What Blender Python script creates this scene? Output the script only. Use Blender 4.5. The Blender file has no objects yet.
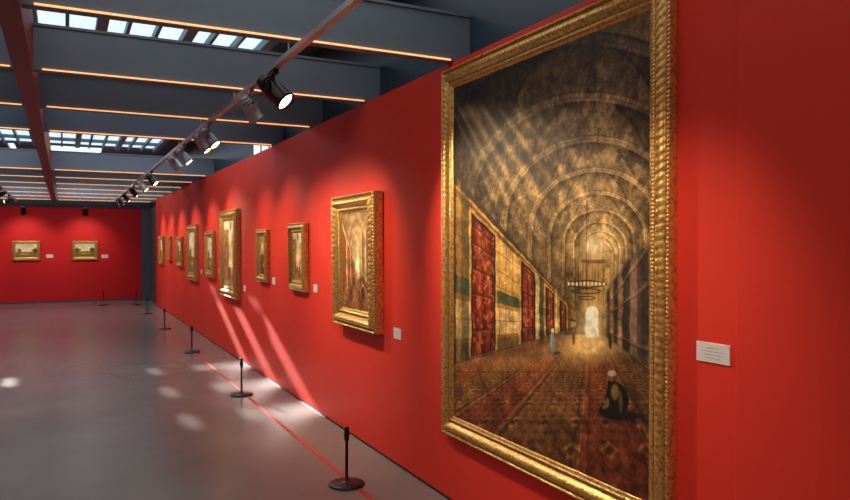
import bpy, bmesh, math, random
import numpy as np
from mathutils import Vector, Matrix, Euler
random.seed(4); rng=np.random.RandomState(7)
scn=bpy.context.scene
try:
    scn.view_settings.view_transform='Standard'
    scn.view_settings.look='None'
except Exception as e: print(e)
COL=scn.collection
W=2.13       # right wall plane
HW=2.71      # red wall height
ROOF=3.5
# ---------------------------------------------------------------- materials
def mat(name,color,rough=.5,metal=0,noise=0,nscale=8,bump=0,bscale=60,emit=None,es=0,spec=.5,coat=0):
    m=bpy.data.materials.new(name); m.use_nodes=True
    nt=m.node_tree; b=nt.nodes['Principled BSDF']
    b.inputs['Base Color'].default_value=(*color,1)
    b.inputs['Roughness'].default_value=rough
    b.inputs['Metallic'].default_value=metal
    b.inputs['Specular IOR Level'].default_value=spec
    b.inputs['Coat Weight'].default_value=coat
    tc=nt.nodes.new('ShaderNodeTexCoord')
    if noise:
        n=nt.nodes.new('ShaderNodeTexNoise'); n.inputs['Scale'].default_value=nscale; n.inputs['Detail'].default_value=5
        nt.links.new(tc.outputs['Object'],n.inputs['Vector'])
        r=nt.nodes.new('ShaderNodeValToRGB')
        r.color_ramp.elements[0].position=.3; r.color_ramp.elements[1].position=.7
        r.color_ramp.elements[0].color=(*[c*(1-noise) for c in color],1)
        r.color_ramp.elements[1].color=(*[min(1,c*(1+noise)) for c in color],1)
        nt.links.new(n.outputs['Fac'],r.inputs['Fac']); nt.links.new(r.outputs['Color'],b.inputs['Base Color'])
    if bump:
        n=nt.nodes.new('ShaderNodeTexNoise'); n.inputs['Scale'].default_value=bscale; n.inputs['Detail'].default_value=4
        nt.links.new(tc.outputs['Object'],n.inputs['Vector'])
        bp=nt.nodes.new('ShaderNodeBump'); bp.inputs['Strength'].default_value=bump; bp.inputs['Distance'].default_value=.01
        nt.links.new(n.outputs['Fac'],bp.inputs['Height']); nt.links.new(bp.outputs['Normal'],b.inputs['Normal'])
    if emit:
        b.inputs['Emission Color'].default_value=(*emit,1); b.inputs['Emission Strength'].default_value=es
    return m
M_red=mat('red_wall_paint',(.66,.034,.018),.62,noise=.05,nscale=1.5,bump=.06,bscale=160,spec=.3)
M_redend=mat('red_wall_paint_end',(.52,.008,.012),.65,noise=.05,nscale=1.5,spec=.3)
M_floor=mat('polished_grey_floor',(.175,.168,.157),.24,noise=.14,nscale=1.2,bump=.02,bscale=9,spec=.5)
M_roof=mat('dark_roof',(.035,.052,.07),.7,noise=.2,nscale=2)
M_navy=mat('navy_upper_wall',(.02,.045,.07),.4,noise=.15,nscale=2)
M_beam=mat('blue_grey_beam',(.15,.21,.27),.55,noise=.06,nscale=3)
M_maroon=mat('maroon_beam',(.20,.015,.015),.5,noise=.1,nscale=3)
M_led=mat('warm_led',(1,.6,.3),.5,emit=(1,.42,.16),es=1.4)
M_sky=mat('frosted_skylight_glass',(.8,.9,1),.3,emit=(.68,.87,.97),es=1.1,noise=.1)
M_grey=mat('grey_column_paint',(.08,.085,.095),.6,noise=.1)
M_black=mat('black_metal',(.012,.012,.013),.35,metal=.3,noise=.1)
M_alu=mat('aluminium_track',(.42,.44,.47),.4,metal=.5,noise=.05)
M_lens=mat('lamp_lens',(1,.9,.7),.2,emit=(1,.72,.38),es=9)
M_line=mat('red_floor_line',(.50,.03,.02),.5,noise=.1,nscale=10)
M_white=mat('label_card',(.66,.66,.66),.6,noise=.02)
M_ink=mat('label_ink',(.25,.25,.25),.6,noise=.02)
M_wood=mat('frame_backing',(.10,.06,.03),.8,noise=.2)
def gold_mat(name,base,dark):
    m=bpy.data.materials.new(name); m.use_nodes=True; nt=m.node_tree; b=nt.nodes['Principled BSDF']
    b.inputs['Metallic'].default_value=.7; b.inputs['Roughness'].default_value=.38
    tc=nt.nodes.new('ShaderNodeTexCoord'); n=nt.nodes.new('ShaderNodeTexNoise')
    n.inputs['Scale'].default_value=60; n.inputs['Detail'].default_value=6
    nt.links.new(tc.outputs['Object'],n.inputs['Vector'])
    r=nt.nodes.new('ShaderNodeValToRGB'); r.color_ramp.elements[0].position=.36; r.color_ramp.elements[1].position=.55
    r.color_ramp.elements[0].color=(*dark,1); r.color_ramp.elements[1].color=(*base,1)
    nt.links.new(n.outputs['Fac'],r.inputs['Fac'])
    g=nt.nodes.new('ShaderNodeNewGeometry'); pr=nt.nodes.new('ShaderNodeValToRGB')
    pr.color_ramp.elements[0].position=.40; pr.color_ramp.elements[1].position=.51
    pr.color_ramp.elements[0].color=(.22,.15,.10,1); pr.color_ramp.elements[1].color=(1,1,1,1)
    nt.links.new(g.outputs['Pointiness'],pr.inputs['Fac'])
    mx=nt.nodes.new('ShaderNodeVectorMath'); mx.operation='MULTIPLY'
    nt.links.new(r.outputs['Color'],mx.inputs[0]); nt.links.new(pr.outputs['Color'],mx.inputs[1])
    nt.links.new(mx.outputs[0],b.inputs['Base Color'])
    bp=nt.nodes.new('ShaderNodeBump'); bp.inputs['Strength'].default_value=.18; bp.inputs['Distance'].default_value=.004
    nt.links.new(n.outputs['Fac'],bp.inputs['Height']); nt.links.new(bp.outputs['Normal'],b.inputs['Normal'])
    return m
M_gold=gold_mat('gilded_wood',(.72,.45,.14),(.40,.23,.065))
def canvas_mat():
    m=bpy.data.materials.new('oil_paint_canvas'); m.use_nodes=True; nt=m.node_tree; b=nt.nodes['Principled BSDF']
    b.inputs['Roughness'].default_value=.55; b.inputs['Specular IOR Level'].default_value=.2
    a=nt.nodes.new('ShaderNodeAttribute'); a.attribute_name='paint'
    tc=nt.nodes.new('ShaderNodeTexCoord'); n=nt.nodes.new('ShaderNodeTexNoise'); n.inputs['Scale'].default_value=90; n.inputs['Detail'].default_value=6
    nt.links.new(tc.outputs['Object'],n.inputs['Vector'])
    mr=nt.nodes.new('ShaderNodeMapRange'); mr.inputs['To Min'].default_value=.75; mr.inputs['To Max'].default_value=1.25
    nt.links.new(n.outputs['Fac'],mr.inputs['Value'])
    mx=nt.nodes.new('ShaderNodeVectorMath'); mx.operation='SCALE'
    nt.links.new(a.outputs['Color'],mx.inputs[0]); nt.links.new(mr.outputs['Result'],mx.inputs['Scale'])
    nt.links.new(mx.outputs[0],b.inputs['Base Color'])
    bp=nt.nodes.new('ShaderNodeBump'); bp.inputs['Strength'].default_value=.08; bp.inputs['Distance'].default_value=.003
    nt.links.new(n.outputs['Fac'],bp.inputs['Height']); nt.links.new(bp.outputs['Normal'],b.inputs['Normal'])
    return m
M_canvas=canvas_mat()
# ---------------------------------------------------------------- mesh helpers
def box(bm,x0,x1,y0,y1,z0,z1,mi=0):
    vs=[bm.verts.new(p) for p in [(x0,y0,z0),(x1,y0,z0),(x1,y1,z0),(x0,y1,z0),(x0,y0,z1),(x1,y0,z1),(x1,y1,z1),(x0,y1,z1)]]
    for q in [(0,3,2,1),(4,5,6,7),(0,1,5,4),(1,2,6,5),(2,3,7,6),(3,0,4,7)]:
        f=bm.faces.new([vs[i] for i in q]); f.material_index=mi
def revolve(bm,prof,seg=24,mi=0,M=None,cap=True):
    rings=[]
    for r,z in prof:
        ring=[]
        for k in range(seg):
            a=2*math.pi*k/seg; p=Vector((r*math.cos(a),r*math.sin(a),z))
            if M: p=M@p
            ring.append(bm.verts.new(p))
        rings.append(ring)
    for i in range(len(rings)-1):
        for k in range(seg):
            f=bm.faces.new([rings[i][k],rings[i][(k+1)%seg],rings[i+1][(k+1)%seg],rings[i+1][k]]); f.material_index=mi; f.smooth=True
    if cap:
        f=bm.faces.new(rings[0][::-1]); f.material_index=mi
        f=bm.faces.new(rings[-1]); f.material_index=mi
def finish(bm,name,mats,parent=None,loc=(0,0,0),bevel=0):
    bmesh.ops.recalc_face_normals(bm,faces=bm.faces)
    me=bpy.data.meshes.new(name); bm.to_mesh(me); bm.free()
    for m in mats: me.materials.append(m)
    o=bpy.data.objects.new(name,me); COL.objects.link(o); o.location=loc
    if parent: o.parent=parent
    if bevel:
        b=o.modifiers.new('b','BEVEL'); b.width=bevel; b.segments=2; b.limit_method='ANGLE'
    return o
def boxobj(name,dims,m,**k):
    bm=bmesh.new(); box(bm,*dims); return finish(bm,name,[m],**k)
def empty(name,loc,rot=(0,0,0)):
    e=bpy.data.objects.new(name,None); COL.objects.link(e); e.location=loc; e.rotation_euler=rot; e.empty_display_size=.1; return e
# ---------------------------------------------------------------- room shell
XL=-4.6; YB=-4.0; YE=21.4; YR=19.55
boxobj('floor',(XL-.2,2.9,YB-.2,YE+.2,-.1,0),M_floor)
bm=bmesh.new(); box(bm,W,W+.12,1.71,YR,.012,HW); box(bm,W-.035,W+.12,YB,1.71,.012,HW)
finish(bm,'wall_right',[M_red],bevel=.004)
boxobj('wall_right_upper',(W+.12,W+.22,YB,YE,0,ROOF+.1),M_navy)
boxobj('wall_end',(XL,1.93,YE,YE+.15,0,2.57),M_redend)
boxobj('wall_end_upper',(XL,W+.22,YE-.02,YE+.15,2.57,ROOF+.1),M_roof)
bm=bmesh.new(); box(bm,1.93,W+.12,YE-.35,YE+.15,0,2.57); box(bm,W+.04,W+.12,YR,YE-.35,0,2.57)
finish(bm,'corner_column',[M_grey])
boxobj('wall_left',(XL-.15,XL,YB,YE+.15,0,ROOF+.1),M_red)
boxobj('wall_back',(XL,W+.2,YB-.15,YB,0,ROOF+.1),M_red)
boxobj('foot_strip_right',(W-.004,W+.02,1.74,YR,0,.012),M_black)  # thin black strip along the wall foot, not a real baseboard
boxobj('foot_strip_end',(XL,1.92,YE-.01,YE,0,.04),M_roof)  # same at the end wall: only a narrow dark strip
def slab(bm,xs,ys,holes,z0,z1):
    for i in range(len(xs)-1):
        for j in range(len(ys)-1):
            cx=(xs[i]+xs[i+1])/2; cy=(ys[j]+ys[j+1])/2
            if any(a<cx<b and c<cy<d for a,b,c,d in holes): continue
            box(bm,xs[i],xs[i+1],ys[j],ys[j+1],z0,z1)
holes=[(-1.9,1.75,6.1,7.9),(-3.4,1.70,13.2,15.55),(-.48,.70,15.6,19.2),(-.97,-.84,15.6,19.2),(-2.52,-2.41,18.4,19.5)]
xs=sorted({XL,W+.22,*[h[0] for h in holes],*[h[1] for h in holes]})
ys=sorted({YB,YE+.15,*[h[2] for h in holes],*[h[3] for h in holes]})
bm=bmesh.new(); slab(bm,xs,ys,holes,ROOF,ROOF+.06); finish(bm,'ceiling',[M_roof])
for n,h in enumerate(holes[:2]):
    bm=bmesh.new(); box(bm,h[0],h[1],h[2],h[3],ROOF+.05,ROOF+.06,0)
    k=h[0]; i=0
    while k<h[1]:
        ww=.09 if i%3==0 else .03
        box(bm,k,k+ww,h[2],h[3],ROOF-.03,ROOF+.045,1); k+=.24; i+=1
    for yy in ((h[2]*.38+h[3]*.62),):
        box(bm,h[0],h[1],yy-.012,yy+.012,ROOF-.02,ROOF+.045,1)
    finish(bm,'window_%d'%(n+1),[M_sky,M_beam])
bm=bmesh.new(); box(bm,W+.112,W+.118,8.15,9.4,HW+.02,HW+.5,0)
for yy in (8.15,8.55,8.95,9.37): box(bm,W+.10,W+.117,yy,yy+.03,HW+.0,HW+.52,1)
finish(bm,'window_3',[M_sky,M_navy])
# cross beams with LED strip (two bays are left open below the far skylight)
for k in range(-5,13):
    if k in (4,5): continue
    y=3.83+1.4*k
    bm=bmesh.new(); box(bm,XL,W+.12,y-.035,y+.035,HW+.004,HW+.30,0)
    box(bm,XL,W+.12,y-.05,y+.05,HW+.285,HW+.302,0)
    box(bm,-.12,W-.02,y-.047,y-.0355,HW+.006,HW+.014,1)
    box(bm,XL+.1,-.3,y-.047,y-.0355,HW+.006,HW+.014,1)
    finish(bm,'ceiling_beam',[M_beam,M_led])
boxobj('longitudinal_beam',(-.27,-.17,YB,20.9,2.66,3.06),M_maroon)
boxobj('red_floor_line',(1.685,1.715,YB,20.0,.0,.002),M_line)
boxobj('red_floor_line',(XL,1.685,19.965,20.0,.0,.002),M_line)
# ---------------------------------------------------------------- barrier posts
def post(x,y):
    bm=bmesh.new()
    revolve(bm,[(.0,.0),(.118,.0),(.12,.004),(.118,.010),(.10,.016),(.04,.020),(.018,.024),(.0105,.034),(.010,.29),(.0165,.293),(.0165,.375),(.013,.383),(.001,.385)],28)
    box(bm,-.019,.019,-.003,.003,.315,.345)
    o=finish(bm,'barrier_post',[M_black],loc=(x,y,0.0021)); return o
for yy in (4.39,7.5,10.75,13.9,17.0,19.6): post(1.66,yy)
post(.9,19.9)
# ---------------------------------------------------------------- painting raster helpers
def fbm(Hn,Wn,cells,octs=4,seed=0,ax=1.,gain=.6):
    r=np.random.RandomState(seed); out=np.zeros((Hn,Wn)); amp=1
    for o in range(octs):
        c=int(cells*2**o)+1; cw=max(2,int(c*ax*Wn/Hn)+2); ch=c+2
        g=r.rand(ch,cw)
        yy=np.linspace(0,ch-1.001,Hn); xx=np.linspace(0,cw-1.001,Wn)
        y0=yy.astype(int); x0=xx.astype(int); fy=(yy-y0)[:,None]; fx=(xx-x0)[None,:]
        fy=fy*fy*(3-2*fy); fx=fx*fx*(3-2*fx)
        v=(g[y0][:,x0]*(1-fy)*(1-fx)+g[y0+1][:,x0]*fy*(1-fx)+g[y0][:,x0+1]*(1-fy)*fx+g[y0+1][:,x0+1]*fy*fx)
        out+=amp*v; amp*=gain
    return np.clip((out-out.mean())/(out.std()*5)+.5,0,1)
def sm(x,a,b):
    t=np.clip((x-a)/(b-a),0,1); return t*t*(3-2*t)
def mix(A,c,m):
    c=np.array(c,float)
    if c.ndim==1: c=c/255.
    return A*(1-m[...,None])+c*m[...,None]
def rect(X,Y,x0,x1,y0,y1,s=.8):
    return sm(X,x0-s,x0+s)*(1-sm(X,x1-s,x1+s))*sm(Y,y0-s,y0+s)*(1-sm(Y,y1-s,y1+s))
def ell(X,Y,cx,cy,rx,ry,s=.15):
    d=np.hypot((X-cx)/rx,(Y-cy)/ry); return 1-sm(d,1-s,1+s)
def gau(X,Y,cx,cy,rx,ry): return np.exp(-(((X-cx)/rx)**2+((Y-cy)/ry)**2))
def art_hall(U,V):
    # canvas points projected to camera pixels; the long hall is laid out there
    c,s=.8906,.4548; yw=3.735-U*1.615; zw=2.535-V*1.985; dp=s*2.108+c*yw
    X=64+707*2.108/(c*dp); Y=243+707*(1.6-zw)/dp
    Hn,Wn=U.shape; n=fbm(Hn,Wn,22,6,3,gain=.8); nf=fbm(Hn,Wn,70,3,9); nb=fbm(Hn,Wn,5,5,14,gain=.7); ns=fbm(Hn,Wn,140,2,5)
    X0,Y0=X,Y
    X=X+1.2*(fbm(Hn,Wn,26,3,31)-.5); Y=Y+1.2*(fbm(Hn,Wn,26,3,32)-.5)
    A=np.zeros(U.shape+(3,))
    # ---- vault: transverse arches, each nearer one wider and higher
    A=mix(A,(196,152,88),np.ones_like(U))
    arches=[]
    R=11.
    while R<230: arches.append(R); R*=1.36
    K=len(arches)
    for k in range(K-1,-1,-1):
        R=arches[k]; cx=604-.10*R; cy=256-.34*R; ry=R*.94
        dx=X-cx; dy=Y-cy; th=np.arctan2(-dy,dx)
        d=np.where(dy<0,np.hypot(dx/R,dy/ry),np.abs(dx)/R)
        e=.35/R+.005
        inside=1-sm(d,1-e,1+e)
        t=k/(K-1)
        lit=.55+.45*np.cos(th-1.2)           # light falls across from the left onto the right haunch
        base=(np.array((238,192,116))*(1-t)**1.0+np.array((98,80,58))*(1-(1-t)**1.0))/255.
        colr=base[None,None,:]*(.62+.56*lit)[...,None]
        A=A*(1-inside[...,None])+colr*inside[...,None]
        fas=sm(d,.91,.915)*(1-sm(d,.975,.99))
        A=A*(1-.35*fas[...,None])+(.35*fas)[...,None]*np.clip(colr*1.3,0,1)
        for dd_,w_,o_ in ((.945,.006,.3),(.91,.008,.55),(.992,.009,.5)):
            g_=(o_*np.exp(-((d-dd_)/w_)**2))[...,None]; A=A*(1-g_)+g_*colr*.38
        web=inside*(1-sm(d,.90,.91)); dp_=np.clip(.905-d,0,1)
        A=A*(1-(.42*web*np.exp(-dp_/.06))[...,None])
        g=np.abs(np.sin(th*(12+3*k))); A=A*(1-(fas*(1-sm(g,0,.3))*.25)[...,None])
        u_=np.abs(th-math.pi/2)-(.22+2.2*dp_)
        A=A*(1-(web*np.exp(-(u_/.03)**2)*.45*(dy<0))[...,None])
        A=A*(1-(web*sm(u_,0,.05)*.2*(dy<0))[...,None])
        cs=np.abs(np.sin(dp_*120)); A=A*(1-(web*(1-sm(cs,0,.35))*.10)[...,None])
    A=A*(.60+.80*n)[...,None]
    A=mix(A,(232,190,118),sm(n,.54,.80)*.40*(Y<235)*np.clip(1.25-np.hypot(X-590,Y-200)/130,.12,1))
    A=mix(A,(46,42,36),(1-sm(nb,.3,.55))*.28*(Y<190)*sm(np.hypot(X-600,Y-230),50,110))
    A=mix(A,(36,42,45),np.clip(gau(X,Y,448,70,60,76)*1.15,0,1)*.85)
    A=mix(A,(36,34,32),gau(X,Y,664,0,56,60)*.6); A=mix(A,(52,50,46),gau(X,Y,556,20,90,46)*.7)
    # hazy light shafts falling from the high windows on the left
    sh=np.zeros_like(U)
    for x0,w,a in [(450,2.2,.5),(458,2.6,.8),(468,4,.9),(481,5,1.),(497,4,.8),(512,5,.6),(528,5,.35)]:
        sl=.46+.005*(x0-446); d=(X0-x0)-(Y0-104)*sl; sh+=np.exp(-(d/(w*(.5+.009*(Y0-90))))**2)*a
    sh*=sm(Y0,96,122)*(1-sm(Y0,190,290))*(.7+.6*nb)
    A=A+sh[...,None]*np.array([.32,.25,.135])
    A=mix(A,(226,196,134),gau(X0,Y0,474,114,14,8)*.45)
    # ---- far end
    A=mix(A,(190,146,82),rect(X,Y,583,606,236,312,2)*.7)
    A=mix(A,(250,222,160),gau(X,Y,596,246,10,12)*.9)
    for xx in (589,596,603): A=mix(A,(255,244,210),ell(X,Y,xx,247,1.5,5.5,.4)*.85)
    A=mix(A,(96,66,36),rect(X,Y,582,607,260,263.5,.8)*.7)
    for xx in (584,589,594.5,600,605): A=mix(A,(110,78,42),rect(X,Y,xx-.5,xx+.5,264,306,.5)*.55)
    # ---- right side piers
    q=(Y-326)/(np.maximum(X-594,1))
    rm=sm(X,606,609)*sm(q,-2.7+.02*(X-594),-2.3+.02*(X-594))*(1-sm(q,.70,.76))
    A=mix(A,(80,64,50),rm*.92)
    for x0,x1,cc in [(606,608,(186,142,86)),(609,611,(62,48,34)),(612,615,(176,136,90)),(616,619,(54,44,36)),(620,624,(164,126,90)),(625,631,(50,42,36)),(632,639,(146,116,94)),(639.5,641.5,(80,62,50)),(643,650,(50,44,40)),(651,658,(108,90,76))]:
        A=mix(A,cc,rm*rect(X,Y,x0,x1,0,600,.8)*.8)
    for qa,cc in ((-1.4,(150,118,76)),(-.75,(128,100,66)),(.42,(120,94,62))):
        A=mix(A,cc,rm*rect(q,q*0,qa-.05,qa+.03,-1,1,.03)*.55); A=mix(A,(36,30,25),rm*rect(q,q*0,qa+.04,qa+.09,-1,1,.03)*.5)
    A=A*np.where(rm>.3,(.74+.52*n),1)[...,None]
    # ---- left wall
    q=(Y-325)/np.maximum(590-X,1)
    lm=(1-sm(X,576,579))*sm(q,-1.13,-1.10)*(1-sm(q,.27,.29))
    L=np.zeros_like(A); L=mix(L,(158,114,54),np.ones_like(U))
    L=mix(L,(238,190,108),gau(X,Y,513,238,28,60)*.9)
    L=mix(L,(64,50,34),rect(q,q*0,-1.16,-1.05,-1,1,.012)); L=mix(L,(178,134,70),rect(q,q*0,-1.05,-1.03,-1,1,.008)*.5); L=mix(L,(78,48,28),rect(q,q*0,-1.02,-.96,-1,1,.01)*.75)
    L=mix(L,(52,68,50),rect(q,q*0,-.38,-.24,-1,1,.012)*.85)
    L=mix(L,(220,184,124),rect(q,q*0,-.20,.10,-1,1,.012)*.75)
    L=mix(L,(84,70,46),rect(q,q*0,.14,.28,-1,1,.012)*.75)
    for k in range(4): L=mix(L,(112,76,38),rect(X,Y,500+k*6.8,500.8+k*6.8,0,600,.3)*.5)
    for qq in (-.8,-.6,-.42,-.2,-.05,.12): L=mix(L,(98,66,34),rect(q,q*0,qq-.007,qq+.007,-1,1,.008)*.5)
    L=mix(L,(32,31,24),rect(X,Y,440,457,0,600,1)*.75); L=mix(L,(130,96,50),rect(X,Y,458,461.5,0,600,.8)*.6); L=mix(L,(48,52,36),rect(X,Y,462,470,0,600,1)*.6)
    def curtain(A,x0,x1,q0,q1,col):
        w=(x1-x0)
        A=mix(A,(214,166,92),rect(X,Y,x0-3.8,x1+3.4,0,600,.5)*rect(q,q*0,q0-.07,q1+.01,-1,1,.01)*.6)
        A=mix(A,(36,26,18),rect(X,Y,x0-1.8,x1+1.6,0,600,.5)*rect(q,q*0,q0-.035,q1+.01,-1,1,.008)*.95)
        m=rect(X,Y,x0,x1,0,600,.6)*rect(q,q*0,q0,q1,-1,1,.01)
        A=mix(A,col,m)
        st=np.sin((X-x0)/w*math.pi*5+(nb-.5)*2); A=mix(A,(66,22,16),m*sm(st,.1,.95)*.65)
        A=mix(A,(180,92,54),m*sm(-st,.3,1)*.4); A=mix(A,(210,146,88),m*sm(nf,.58,.75)*.45)
        for kk in (q0+.06,q0+.2,q0+.42,(q0+q1)/2+.05,q1-.22):
            A=mix(A,(56,28,18),m*rect(q,q*0,kk-.012,kk+.012,-1,1,.008)*.6); A=mix(A,(206,144,76),m*rect(q,q*0,kk+.018,kk+.03,-1,1,.006)*.35)
        A=mix(A,(58,26,18),m*sm(q,q1-.35,q1)*.5)
        return A
    L=curtain(L,474,495,-.92,.26,(126,44,29)); L=curtain(L,524,535,-.92,.26,(136,52,33))
    L=curtain(L,549,554.5,-.88,.24,(134,62,38)); L=curtain(L,563,566.5,-.85,.22,(130,66,42)); 
    L=mix(L,(236,206,142),rect(X,Y,537,540.5,0,600,.5)*rect(q,q*0,-1,.28,-1,1,.02)*.8)
    L=mix(L,(48,60,46),rect(X,Y,541,545,0,600,.5)*rect(q,q*0,-1,.28,-1,1,.02)*.7)
    L=mix(L,(226,192,126),rect(X,Y,557,559,0,600,.5)*.75); L=mix(L,(80,50,30),rect(X,Y,569,572,0,600,.5)*.65)
    L=L*(.76+.5*n)[...,None]
    L=L+(sh*.45)[...,None]*np.array([.3,.24,.13])
    A=A*(1-lm[...,None])+L*lm[...,None]
    # ---- floor carpets
    fl=np.where(X<592,(Y-325)/np.maximum(592-X,1)/.285,(Y-326)/np.maximum(X-592,1)/.72)
    fm=sm(fl,.97,1.03)*sm(Y,333,336)
    D=np.maximum(Y-322,2); a=(X-592)/D; bb=60/D
    Cc=mix(np.zeros_like(A),(120,82,48),np.ones_like(U))
    Cc=mix(Cc,(86,54,34),sm(Y,390,460)*.7); Cc=mix(Cc,(60,44,34),sm(X,605,650)*.5)
    strip=np.sin(a*4.6+.6)
    Cc=mix(Cc,(124,52,34),sm(strip,-.1,.4)*.5)
    for lv,w_,cc,o_ in ((-.05,.07,(44,32,26),.7),(.2,.05,(178,134,78),.45),(.5,.05,(46,32,26),.5)):
        Cc=mix(Cc,cc,np.exp(-((strip-lv)/w_)**2)*o_)
    lo=np.abs((a*3.3)%1-.5)+np.abs((bb*7.5)%1-.5)
    Cc=mix(Cc,(180,126,70),sm(.30-lo,0,.05)*.4*(.4+nf)); Cc=mix(Cc,(48,30,26),sm(.16-lo,0,.04)*.6)
    lo2=np.abs((a*10)%1-.5)+np.abs((bb*22)%1-.5); Cc=mix(Cc,(44,30,25),sm(lo2,.55,.75)*.35)
    Cc=mix(Cc,(40,30,24),(1-sm(np.abs(np.sin(bb*5.2)),.02,.10))*.4)
    Cc=Cc*(.66+.68*n)[...,None]
    Cc=mix(Cc,(240,194,116),np.clip(gau(X,Y,590,338,17,16)*1.1+gau(X,Y,584,349,46,11)*.55,0,1))
    Cc=mix(Cc,(196,144,80),gau(X,Y,516,362,60,8)*.4)
    A=A*(1-fm[...,None])+Cc*fm[...,None]
    # ---- chandelier
    for cy,rx,ry in ((284,20,3.8),(291,15,3.2),(298,9,2.4)):
        A=mix(A,(44,32,20),(ell(X,Y,588,cy,rx,ry,.12)*(1-ell(X,Y,588,cy,rx-1.8,ry-1.4,.15)))*.95)
    for xx in (570,579,588,597,606): A=mix(A,(48,36,22),rect(X,Y,xx-.35,xx+.35,268,294,.3)*.7)
    A=mix(A,(40,30,20),rect(X,Y,587.6,588.4,200,290,.3)*.5)
    for k in range(10): A=mix(A,(255,236,175),ell(X,Y,570+k*4,283+abs(4.5-k)*.2,1.1,1.8,.4)*.9)
    # ---- bright doorway
    A=mix(A,(252,216,146),gau(X,Y,593,322,13,22)*.7)
    A=mix(A,(255,246,215),rect(X,Y,587,600,312,337,.9)); A=mix(A,(255,246,215),ell(X,Y,593.5,313,6.5,7,.1))
    # ---- figures
    A=mix(A,(40,34,26),ell(X,Y,557,353,5,1.4,.4)*.6)
    A=mix(A,(124,134,122),ell(X,Y,554,343,2.8,12,.15)); A=mix(A,(226,206,176),ell(X,Y,554,330.5,1.8,2.4,.2)); A=mix(A,(180,180,160),ell(X,Y,553.2,340,1,7,.3)*.7)
    A=mix(A,(60,48,36),ell(X,Y,612,341,1.8,8,.2)); A=mix(A,(70,54,38),ell(X,Y,575,338,1.3,6,.25)*.8)
    A=mix(A,(24,19,16),ell(X,Y,626,416,20,4.5,.4)*.75)
    A=mix(A,(28,27,25),ell(X,Y,619,400,12,17,.08)); A=mix(A,(32,30,27),ell(X,Y,611,411,11,7.5,.1)); A=mix(A,(30,29,26),ell(X,Y,616,388,7,7,.1))
    A=mix(A,(150,126,66),ell(X,Y,617,392,4.4,8,.3)*.7); A=mix(A,(128,106,60),ell(X,Y,623,402,2,11,.35)*.6); A=mix(A,(150,118,66),ell(X,Y,609,403,2.4,5,.4)*.7); A=mix(A,(140,94,60),ell(X,Y,606,407,2,1.8,.3)*.9)
    A=mix(A,(126,84,56),ell(X,Y,612,378.5,3,4,.15)); A=mix(A,(170,156,118),ell(X,Y,614,373.5,4.2,3.2,.15)); A=mix(A,(30,24,20),ell(X,Y,611.5,382.5,1.8,2.2,.2))
    A=A*(.82+.22*nf+.14*ns)[...,None]
    return A
def art_arcade(U,V):
    # a side aisle: tiled wall left, arches receding to a bright door, worshippers on the rugs
    Hn,Wn=U.shape; n=fbm(Hn,Wn,14,5,21); nf=fbm(Hn,Wn,40,3,22); o=np.ones_like(U)
    U=U+.012*(n-.5); V=V+.012*(nf-.5)
    A=mix(np.zeros(U.shape+(3,)),(196,160,104),o)
    for k in range(6,-1,-1):
        R=.06*1.46**k; dx=U-(.56-.10*R); dy=(V-.46+.42*R); d=np.where(dy<0,np.hypot(dx/R,dy/R),np.abs(dx)/R)
        ins=1-sm(d,.98,1.02); t=k/6; b=np.array((246,212,150))*(1-t)+np.array((168,130,86))*t
        A=mix(A,b,ins*.95); A=mix(A,b*.5,ins*sm(d,.93,.97)*.7); A=mix(A,b*.72,ins*sm(d,.6,.9)*.6)
    q=(V-.6)/np.maximum(.52-U,.01); lm=(1-sm(U,.44,.46))*sm(q,-1.15,-1.1)*(1-sm(q,.55,.6))
    L=mix(np.zeros(U.shape+(3,)),(214,176,112),o)
    for x0,x1,c in [(.02,.13,(150,74,44)),(.20,.28,(156,80,48)),(.33,.37,(150,84,52)),(.405,.425,(140,84,54))]:
        L=mix(L,(70,46,30),rect(U,V,x0-.012,x1+.012,0,1,.005)*(q>-.85)); L=mix(L,c,rect(U,V,x0,x1,0,1,.005)*(q>-.8)*.95)
    L=mix(L,(84,92,66),rect(q,q*0,-.3,-.15,-1,1,.02)*.5); L=mix(L,(104,74,44),rect(q,q*0,-1.15,-1.0,-1,1,.02)*.8)
    A=A*(1-lm[...,None])+L*lm[...,None]
    for x0,x1,c in [(.68,.71,(210,170,110)),(.71,.75,(96,70,48)),(.80,.85,(204,164,108)),(.85,.93,(90,66,46)),(.95,1.,(186,148,98))]:
        A=mix(A,c,rect(U,V,x0,x1,.22-.3*(x0-.68),.7+.3*(x0-.6),.006)*.85)
    fm=sm(V-np.where(U<.52,(.52-U)*.56,(U-.6)*.4),.59,.61)*sm(V,.6,.62)
    A=mix(A,(150,100,62),fm*.95); A=mix(A,(96,56,38),fm*sm(np.sin((U-.55)/np.maximum(V-.57,.02)*5),0,.6)*.6); A=mix(A,(60,40,30),fm*sm(nf,.55,.75)*.5)
    A=mix(A,(248,204,134),gau(U,V,.55,.64,.1,.06)*.9); A=mix(A,(255,244,212),rect(U,V,.53,.585,.5,.62,.008)*.95)
    for x,y,w,h,c in [(.40,.70,.014,.05,(60,44,36)),(.64,.72,.02,.06,(110,60,40)),(.72,.82,.05,.07,(50,40,34)),(.28,.86,.05,.06,(80,60,44))]: A=mix(A,c,ell(U,V,x,y,w,h,.15)*.9)
    A=mix(A,(220,200,160),ell(U,V,.72,.74,.016,.014,.2)*.8)
    return A*(.76+.48*n)[...,None]
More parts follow.
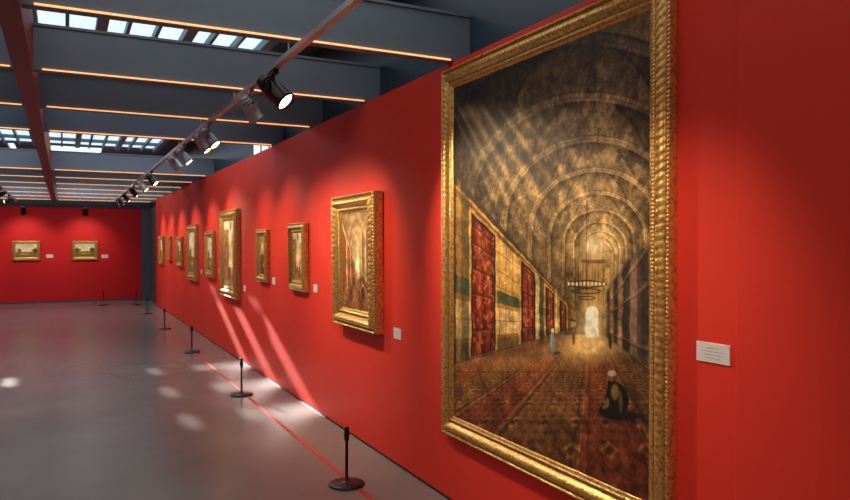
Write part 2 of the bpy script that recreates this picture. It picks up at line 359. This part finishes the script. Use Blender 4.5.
def art_land(U,V,seed,warm=1.):
    r=np.random.RandomState(seed); Hn,Wn=U.shape; n=fbm(Hn,Wn,6,5,seed); n2=fbm(Hn,Wn,18,4,seed+50); o=np.ones_like(U)
    hz=r.uniform(.45,.62)
    A=mix(np.zeros(U.shape+(3,)),(186,184,156),o); A=mix(A,(246,222,164),sm(V,0,hz)*.9); A=mix(A,(216,210,190),sm(n,.5,.7)*.6*(V<hz))
    A=mix(A,(140,110,58),sm(V,hz-.02,hz+.02)); A=mix(A,(84,76,38),sm(n2,.45,.62)*sm(V,hz,hz+.05)*.7)
    A=mix(A,(228,192,116),gau(U,V,r.uniform(.4,.6),hz+.16,.25,.06)*.8)
    for k in range(4):
        cx=r.choice([r.uniform(.0,.22),r.uniform(.78,1)]); A=mix(A,(66,64,36),ell(U+.1*(n2-.5),V+.12*(n-.5),cx,hz-.1,r.uniform(.08,.12),r.uniform(.10,.2),.15)*.85)
    for k in range(3):
        cx=r.uniform(.3,.7); A=mix(A,(90,40,24),ell(U,V,cx,hz+.12,.02,.06)); 
    return A*(.78+.46*n2)[...,None]
def art_street(U,V,seed):
    r=np.random.RandomState(seed); Hn,Wn=U.shape; n=fbm(Hn,Wn,6,5,seed); n2=fbm(Hn,Wn,20,3,seed+7); o=np.ones_like(U)
    A=mix(np.zeros(U.shape+(3,)),(220,206,166),o)
    c=r.uniform(.4,.6)
    A=mix(A,(160,112,62),(1-sm(U,c-.19,c-.14))*sm(V,.12,.14)); A=mix(A,(204,152,88),sm(U,c+.12,c+.14)*sm(V,.2,.22))
    A=mix(A,(236,200,136),rect(U,V,c-.08,c+.05,.05,.62,.01)*.9); A=mix(A,(140,102,60),ell(U,V,c-.015,.08,.065,.07,.2))
    for k in range(5): A=mix(A,(80,52,32),rect(U,V,.05,.14,.2+k*.13,.26+k*.13,.008)*.7)
    for k in range(4): A=mix(A,(94,60,36),ell(U,V,.84,.32+k*.14,.05,.04,.2)*.7)
    A=mix(A,(176,134,78),sm(V,.7,.72)); A=mix(A,(94,64,38),sm(n2,.5,.7)*sm(V,.7,.75)*.6)
    for k in range(5):
        x=r.uniform(.15,.85); A=mix(A,[(70,40,30),(160,60,34),(216,196,150)][k%3],ell(U,V,x,.78+r.uniform(-.03,.06),.035,.09,.2))
    return A*(.75+.5*n)[...,None]
def art_portrait(U,V,seed):
    r=np.random.RandomState(seed); Hn,Wn=U.shape; n=fbm(Hn,Wn,6,5,seed); o=np.ones_like(U)
    A=mix(np.zeros(U.shape+(3,)),(140,104,60),o); A=mix(A,(214,170,106),gau(U,V,.4,.35,.4,.35)*.8)
    c=.5+r.uniform(-.06,.06)
    A=mix(A,(80,46,30),ell(U,V,c,.86,.34,.4,.1)); A=mix(A,(160,54,32),ell(U,V,c-.04,.8,.14,.3,.2)*.8)
    A=mix(A,(206,158,112),ell(U,V,c,.36,.10,.14,.1)); A=mix(A,(230,212,170),ell(U,V,c,.24,.13,.09,.1)); A=mix(A,(40,26,18),ell(U,V,c,.46,.06,.05,.3)*.8)
    for sx in (-.04,.04): A=mix(A,(40,26,18),ell(U,V,c+sx,.355,.018,.014,.3))
    A=mix(A,(196,146,100),ell(U,V,c+.12,.76,.06,.06,.2))
    return A*(.75+.5*n)[...,None]
def canvas(name,w,h,fn,parent,depth,nx,ny):
    u=np.linspace(0,1,nx); v=np.linspace(0,1,ny); U,V=np.meshgrid(u,v)
    col=np.clip(fn(U,V),0,1)**2.2
    co=np.zeros((ny,nx,3)); co[...,0]=(U-.5)*w; co[...,1]=-depth; co[...,2]=(.5-V)*h
    me=bpy.data.meshes.new(name)
    idx=np.arange(nx*ny).reshape(ny,nx)
    f=np.stack([idx[:-1,:-1],idx[1:,:-1],idx[1:,1:],idx[:-1,1:]],-1).reshape(-1,4)
    me.vertices.add(nx*ny); me.vertices.foreach_set('co',co.reshape(-1))
    me.loops.add(f.size); me.loops.foreach_set('vertex_index',f.reshape(-1).astype(np.int32))
    me.polygons.add(len(f)); me.polygons.foreach_set('loop_start',(np.arange(len(f))*4).astype(np.int32))
    me.update(calc_edges=True); me.validate()
    at=me.color_attributes.new('paint','FLOAT_COLOR','POINT')
    rgba=np.ones((ny*nx,4),np.float32); rgba[:,:3]=col.reshape(-1,3); at.data.foreach_set('color',rgba.reshape(-1))
    me.materials.append(M_canvas)
    o=bpy.data.objects.new(name,me); COL.objects.link(o); o.parent=parent; return o
PROF=[(0,0,0,0),(0,.036,0,0),(.003,.044,.003,1),(.009,.048,.005,1),(.015,.044,.003,1),(.018,.036,0,0),(.022,.034,0,0),(.030,.044,.001,0),(.042,.054,.003,0),(.054,.058,.004,0),(.064,.056,.003,0),(.074,.048,.001,0),(.082,.037,0,0),(.088,.031,0,0),(.094,.030,0,0),(.098,.035,.003,1),(.104,.037,.004,1),(.110,.034,.002,1),(.114,.028,0,0),(.122,.030,0,0),(.130,.022,0,0)]
def frame_mesh(w,h,fw,t,parent,pitch=.055,name='frame'):
    sc=fw/.13; sd=t/.064
    bm=bmesh.new()
    cor=lambda i:[(-(w/2-i),-(h/2-i)),((w/2-i),-(h/2-i)),((w/2-i),(h/2-i)),(-(w/2-i),(h/2-i))]
    for side in range(4):
        L=w if side%2==0 else h
        no=max(4,int(L/pitch)); nseg=no*8; grid=[]
        for (ins,d,amp,kind) in PROF:
            c4=cor(ins*sc); a=c4[side]; b=c4[(side+1)%4]; row=[]
            for j in range(nseg+1):
                tt=j/nseg
                if kind: k=abs(math.sin(math.pi*no*2*tt))**.7
                else: k=abs(math.sin(math.pi*no*tt+ins*30))
                k=(k-.5)*amp*2*min(1,min(j,nseg-j)/4)
                row.append(bm.verts.new((a[0]+(b[0]-a[0])*tt,-(d*sd+k*.6*sd),a[1]+(b[1]-a[1])*tt)))
            grid.append(row)
        for i in range(len(grid)-1):
            for j in range(nseg):
                f=bm.faces.new([grid[i][j],grid[i][j+1],grid[i+1][j+1],grid[i+1][j]]); f.smooth=True
    bmesh.ops.remove_doubles(bm,verts=bm.verts,dist=.0002)
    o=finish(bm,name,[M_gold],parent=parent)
    bm=bmesh.new(); box(bm,-w/2+.004,w/2-.004,-.012*sd,0,-h/2+.004,h/2-.004); finish(bm,'backing_board',[M_wood],parent=parent)
def framed(y0,y1,z0,z1,fw,t,fn,res=60,tilt=0,pitch=.055,end=False,name='framed_painting'):
    w=abs(y1-y0); h=z1-z0
    if end: e=empty(name,((y0+y1)/2,YE-.002,(z0+z1)/2))
    else: e=empty(name,(W-.002-math.sin(tilt)*h/2,(y0+y1)/2,(z0+z1)/2),(tilt,0,-math.pi/2))
    frame_mesh(w,h,fw,t,e,pitch)
    cw=w-2*fw+.004; ch=h-2*fw+.004
    canvas('canvas',cw,ch,fn,e,.0215*t/.064,int(res*cw/max(cw,ch)),int(res*ch/max(cw,ch)))
    return e
framed(2.01,3.865,.425,2.66,.122,.060,art_hall,res=900,pitch=.034)
framed(4.84,5.75,.92,1.99,.145,.11,art_arcade,res=300,tilt=.012,pitch=.05)
framed(6.66,7.21,1.12,1.80,.10,.065,lambda U,V:art_street(U,V,3),res=90,tilt=.01)
framed(8.13,8.6,1.14,1.76,.09,.065,lambda U,V:art_portrait(U,V,5))
framed(9.66,10.75,.83,2.07,.16,.09,lambda U,V:art_street(U,V,8),res=90,pitch=.08)
framed(11.4,12.1,1.05,1.79,.11,.065,lambda U,V:art_land(U,V,4))
framed(13.0,14.0,.92,1.93,.14,.08,lambda U,V:art_land(U,V,6),pitch=.08)
framed(14.75,15.5,1.11,1.73,.10,.065,lambda U,V:art_land(U,V,9))
framed(16.45,16.95,1.2,1.75,.09,.065,lambda U,V:art_portrait(U,V,10))
framed(17.7,18.5,1.07,1.77,.11,.065,lambda U,V:art_land(U,V,12))
framed(-1.21,-.56,1.14,1.66,.08,.06,lambda U,V:art_land(U,V,15),end=True)
framed(.19,.83,1.14,1.66,.08,.06,lambda U,V:art_land(U,V,18),end=True)
# labels
def label(y,z,w=.15,h=.073,end=False):
    e=empty('wall_label',(y,YE,z) if end else (W,y,z),(0,0,0) if end else (0,0,-math.pi/2))
    bm=bmesh.new(); box(bm,-w/2,w/2,-.006,0,-h/2,h/2); finish(bm,'card',[M_white],parent=e,bevel=.001)
    bm=bmesh.new()
    for k,(l,hh) in enumerate([(.35,.0024),(.7,.0018),(.55,.0018),(.45,.0018)]):
        zz=h*.22-k*h*.17; box(bm,-w*.5*l,w*.5*l,-.0066,-.0058,zz,zz+hh)
    finish(bm,'text_lines',[M_ink],parent=e)
label(1.833,1.195); label(4.6,.95,.12,.075)
for yy,zz in ((6.45,1.17),(7.95,1.17),(9.4,1.0),(11.1,1.17),(12.7,1.1)): label(yy,zz,.11,.075)
label(-.34,1.25,.16,.09,True); label(1.0,1.23,.16,.09,True)
# ---------------------------------------------------------------- lighting tracks
RX=1.11; RZ=2.62
bm=bmesh.new(); box(bm,RX-.018,RX+.018,YB+.5,18.5,RZ,RZ+.03)
for k in range(-4,11):
    if k in (4,5): continue
    yy=3.83+1.4*k; box(bm,RX-.004,RX+.004,yy-.004,yy+.004,RZ+.03,HW+.003)
finish(bm,'lighting_track',[M_alu])
bm=bmesh.new(); box(bm,-1.05,-1.015,8,20.0,RZ,RZ+.03)
for k in (6,7,8,9,10,11):
    yy=3.83+1.4*k; box(bm,-1.036,-1.028,yy-.004,yy+.004,RZ+.03,HW+.003)
finish(bm,'lighting_track',[M_alu])
bm=bmesh.new(); box(bm,XL+1,W-.4,20.33,20.365,2.55,2.58)
for xx in (-3,-1.4,.6,1.5): box(bm,xx,xx+.01,20.34,20.35,2.58,ROOF-.001)
finish(bm,'lighting_track',[M_black])
def spot(x,y,z,target,power,angle=70,s=1.0,bodymat=None,blend=.9,color=(1,.80,.56)):
    bmn=bodymat or M_black
    z-=.001
    e=empty('track_spotlight',(x,y,z))
    bm=bmesh.new(); box(bm,-.016,.016,-.06,.06,-.028,0)
    revolve(bm,[(.009,-.028),(.009,-.075)],12)
    piv=Vector((0,0,-.115)); d=(Vector(target)-(Vector((x,y,z))+piv)).normalized()
    R=d.to_track_quat('-Z','Y').to_matrix().to_4x4()
    yaw=math.atan2(d.y,d.x)
    Y4=Matrix.Rotation(yaw,4,'Z')
    def ybox(x0,x1,y0,y1,z0,z1):
        n0=len(bm.verts); box(bm,x0,x1,y0,y1,z0,z1); bm.verts.ensure_lookup_table()
        for v in bm.verts[n0:]: v.co=Y4@v.co
    ybox(-.012,.012,-.058*s,.058*s,-.079,-.074); ybox(-.012,.012,-.058*s,-.054*s,-.125,-.074); ybox(-.012,.012,.054*s,.058*s,-.125,-.074)
    finish(bm,'mounting_arm',[bmn],parent=e)
    bm=bmesh.new(); T=Matrix.Translation(piv)@R@Matrix.Scale(s,4)
    revolve(bm,[(.012,.088),(.034,.086),(.036,.078),(.036,.060),(.042,.058),(.042,.052),(.036,.050),(.036,.044),(.043,.042),(.043,.036),(.037,.034),(.044,.022),(.050,.0),(.050,-.075),(.054,-.078),(.054,-.095),(.047,-.096),(.044,-.082)],28,0,T,cap=False)
    revolve(bm,[(.012,.088),(.001,.088)],28,0,T,cap=False)
    revolve(bm,[(.046,-.083),(.030,-.087),(.001,-.090)],28,1,T,cap=False)
    finish(bm,'lamp_head',[bmn,M_lens],parent=e)
    L=bpy.data.lights.new('spot_beam','SPOT'); L.energy=power; L.color=color; L.spot_size=math.radians(angle); L.spot_blend=blend; L.shadow_soft_size=.04
    lo=bpy.data.objects.new('spot_beam',L); COL.objects.link(lo); lo.parent=e
    lo.location=piv+d*(.11*s); lo.rotation_euler=d.to_track_quat('-Z','Y').to_euler()
spot(RX,4.15,RZ,(2.1,3.2,1.3),135,80,1.2)
spot(RX,1.6,RZ,(2.1,2.3,.9),50,80,1.2,blend=1)
spot(RX,4.75,RZ,(2.1,5.3,1.2),85,85,bodymat=M_alu,blend=1)
spot(RX,6.25,RZ,(2.1,5.5,1.2),65,90,bodymat=M_alu,blend=1)
spot(RX,6.6,RZ,(2.1,6.1,1.2),65,90,bodymat=M_alu,blend=1)
spot(RX,7.7,RZ,(2.1,7.2,1.3),65,90,bodymat=M_alu,blend=1)
spot(RX,8.4,RZ,(2.1,8.3,1.3),55,90,bodymat=M_alu,blend=1)
spot(RX,10.7,RZ,(2.1,10.1,1.4),80,90)
spot(RX,12.0,RZ,(2.1,11.6,1.4),70,85,bodymat=M_alu)
spot(RX,13.6,RZ,(2.1,13.3,1.4),70,85)
spot(RX,15.3,RZ,(2.1,15.0,1.4),70,85)
spot(RX,16.8,RZ,(2.1,16.6,1.4),70,85)
spot(RX,18.2,RZ,(2.1,18.0,1.4),70,85)
for yy in (11,13.2,15.2,17.3): spot(-1.033,yy,RZ,(-4.4,yy-1.0,1.2),60,70)
spot(-.9,20.35,2.55,(-.88,YE,1.4),46,95,1.3); spot(.5,20.35,2.55,(.5,YE,1.4),46,95,1.3); spot(-2.4,20.35,2.55,(-2.4,YE,1.4),46,95,1.3)
# ---------------------------------------------------------------- daylight
wd=bpy.data.worlds.new('World'); scn.world=wd; wd.use_nodes=True
wd.node_tree.nodes['Background'].inputs[0].default_value=(.75,.88,1,1); wd.node_tree.nodes['Background'].inputs[1].default_value=1.6
S=bpy.data.lights.new('sun','SUN'); S.energy=13; S.angle=math.radians(.8); S.color=(1,.95,.88)
so=bpy.data.objects.new('sun',S); COL.objects.link(so); so.rotation_euler=Vector((.2,-1,-.37)).to_track_quat('-Z','Y').to_euler(); so.location=(-3,30,12)
def area(name,x,y,z,sx,sy,p,col):
    L=bpy.data.lights.new(name,'AREA'); L.shape='RECTANGLE'; L.size=sx; L.size_y=sy; L.energy=p; L.color=col
    o=bpy.data.objects.new(name,L); COL.objects.link(o); o.location=(x,y,z)
area('added_roof_fill',-1.2,.8,ROOF-.05,6.4,8.0,135,(1,.96,.92))  # fill lamps added below the roof to brighten the room, not actual skylights
area('added_roof_fill',-1.2,9.9,ROOF-.05,6.4,3.6,115,(.88,.95,1))
area('added_roof_fill',-1.2,18.3,ROOF-.05,6.4,5.2,130,(.92,.96,1))
# ---------------------------------------------------------------- camera
cam=bpy.data.cameras.new('camera'); co=bpy.data.objects.new('camera',cam); COL.objects.link(co)
cam.lens=29.95; cam.sensor_width=36; cam.clip_end=200; cam.clip_start=.05
co.location=(0,0,1.6); co.rotation_euler=(math.radians(90-.567),0,math.radians(-27.05))
cam.dof.use_dof=True; cam.dof.focus_distance=3.6; cam.dof.aperture_fstop=5.6
scn.camera=co
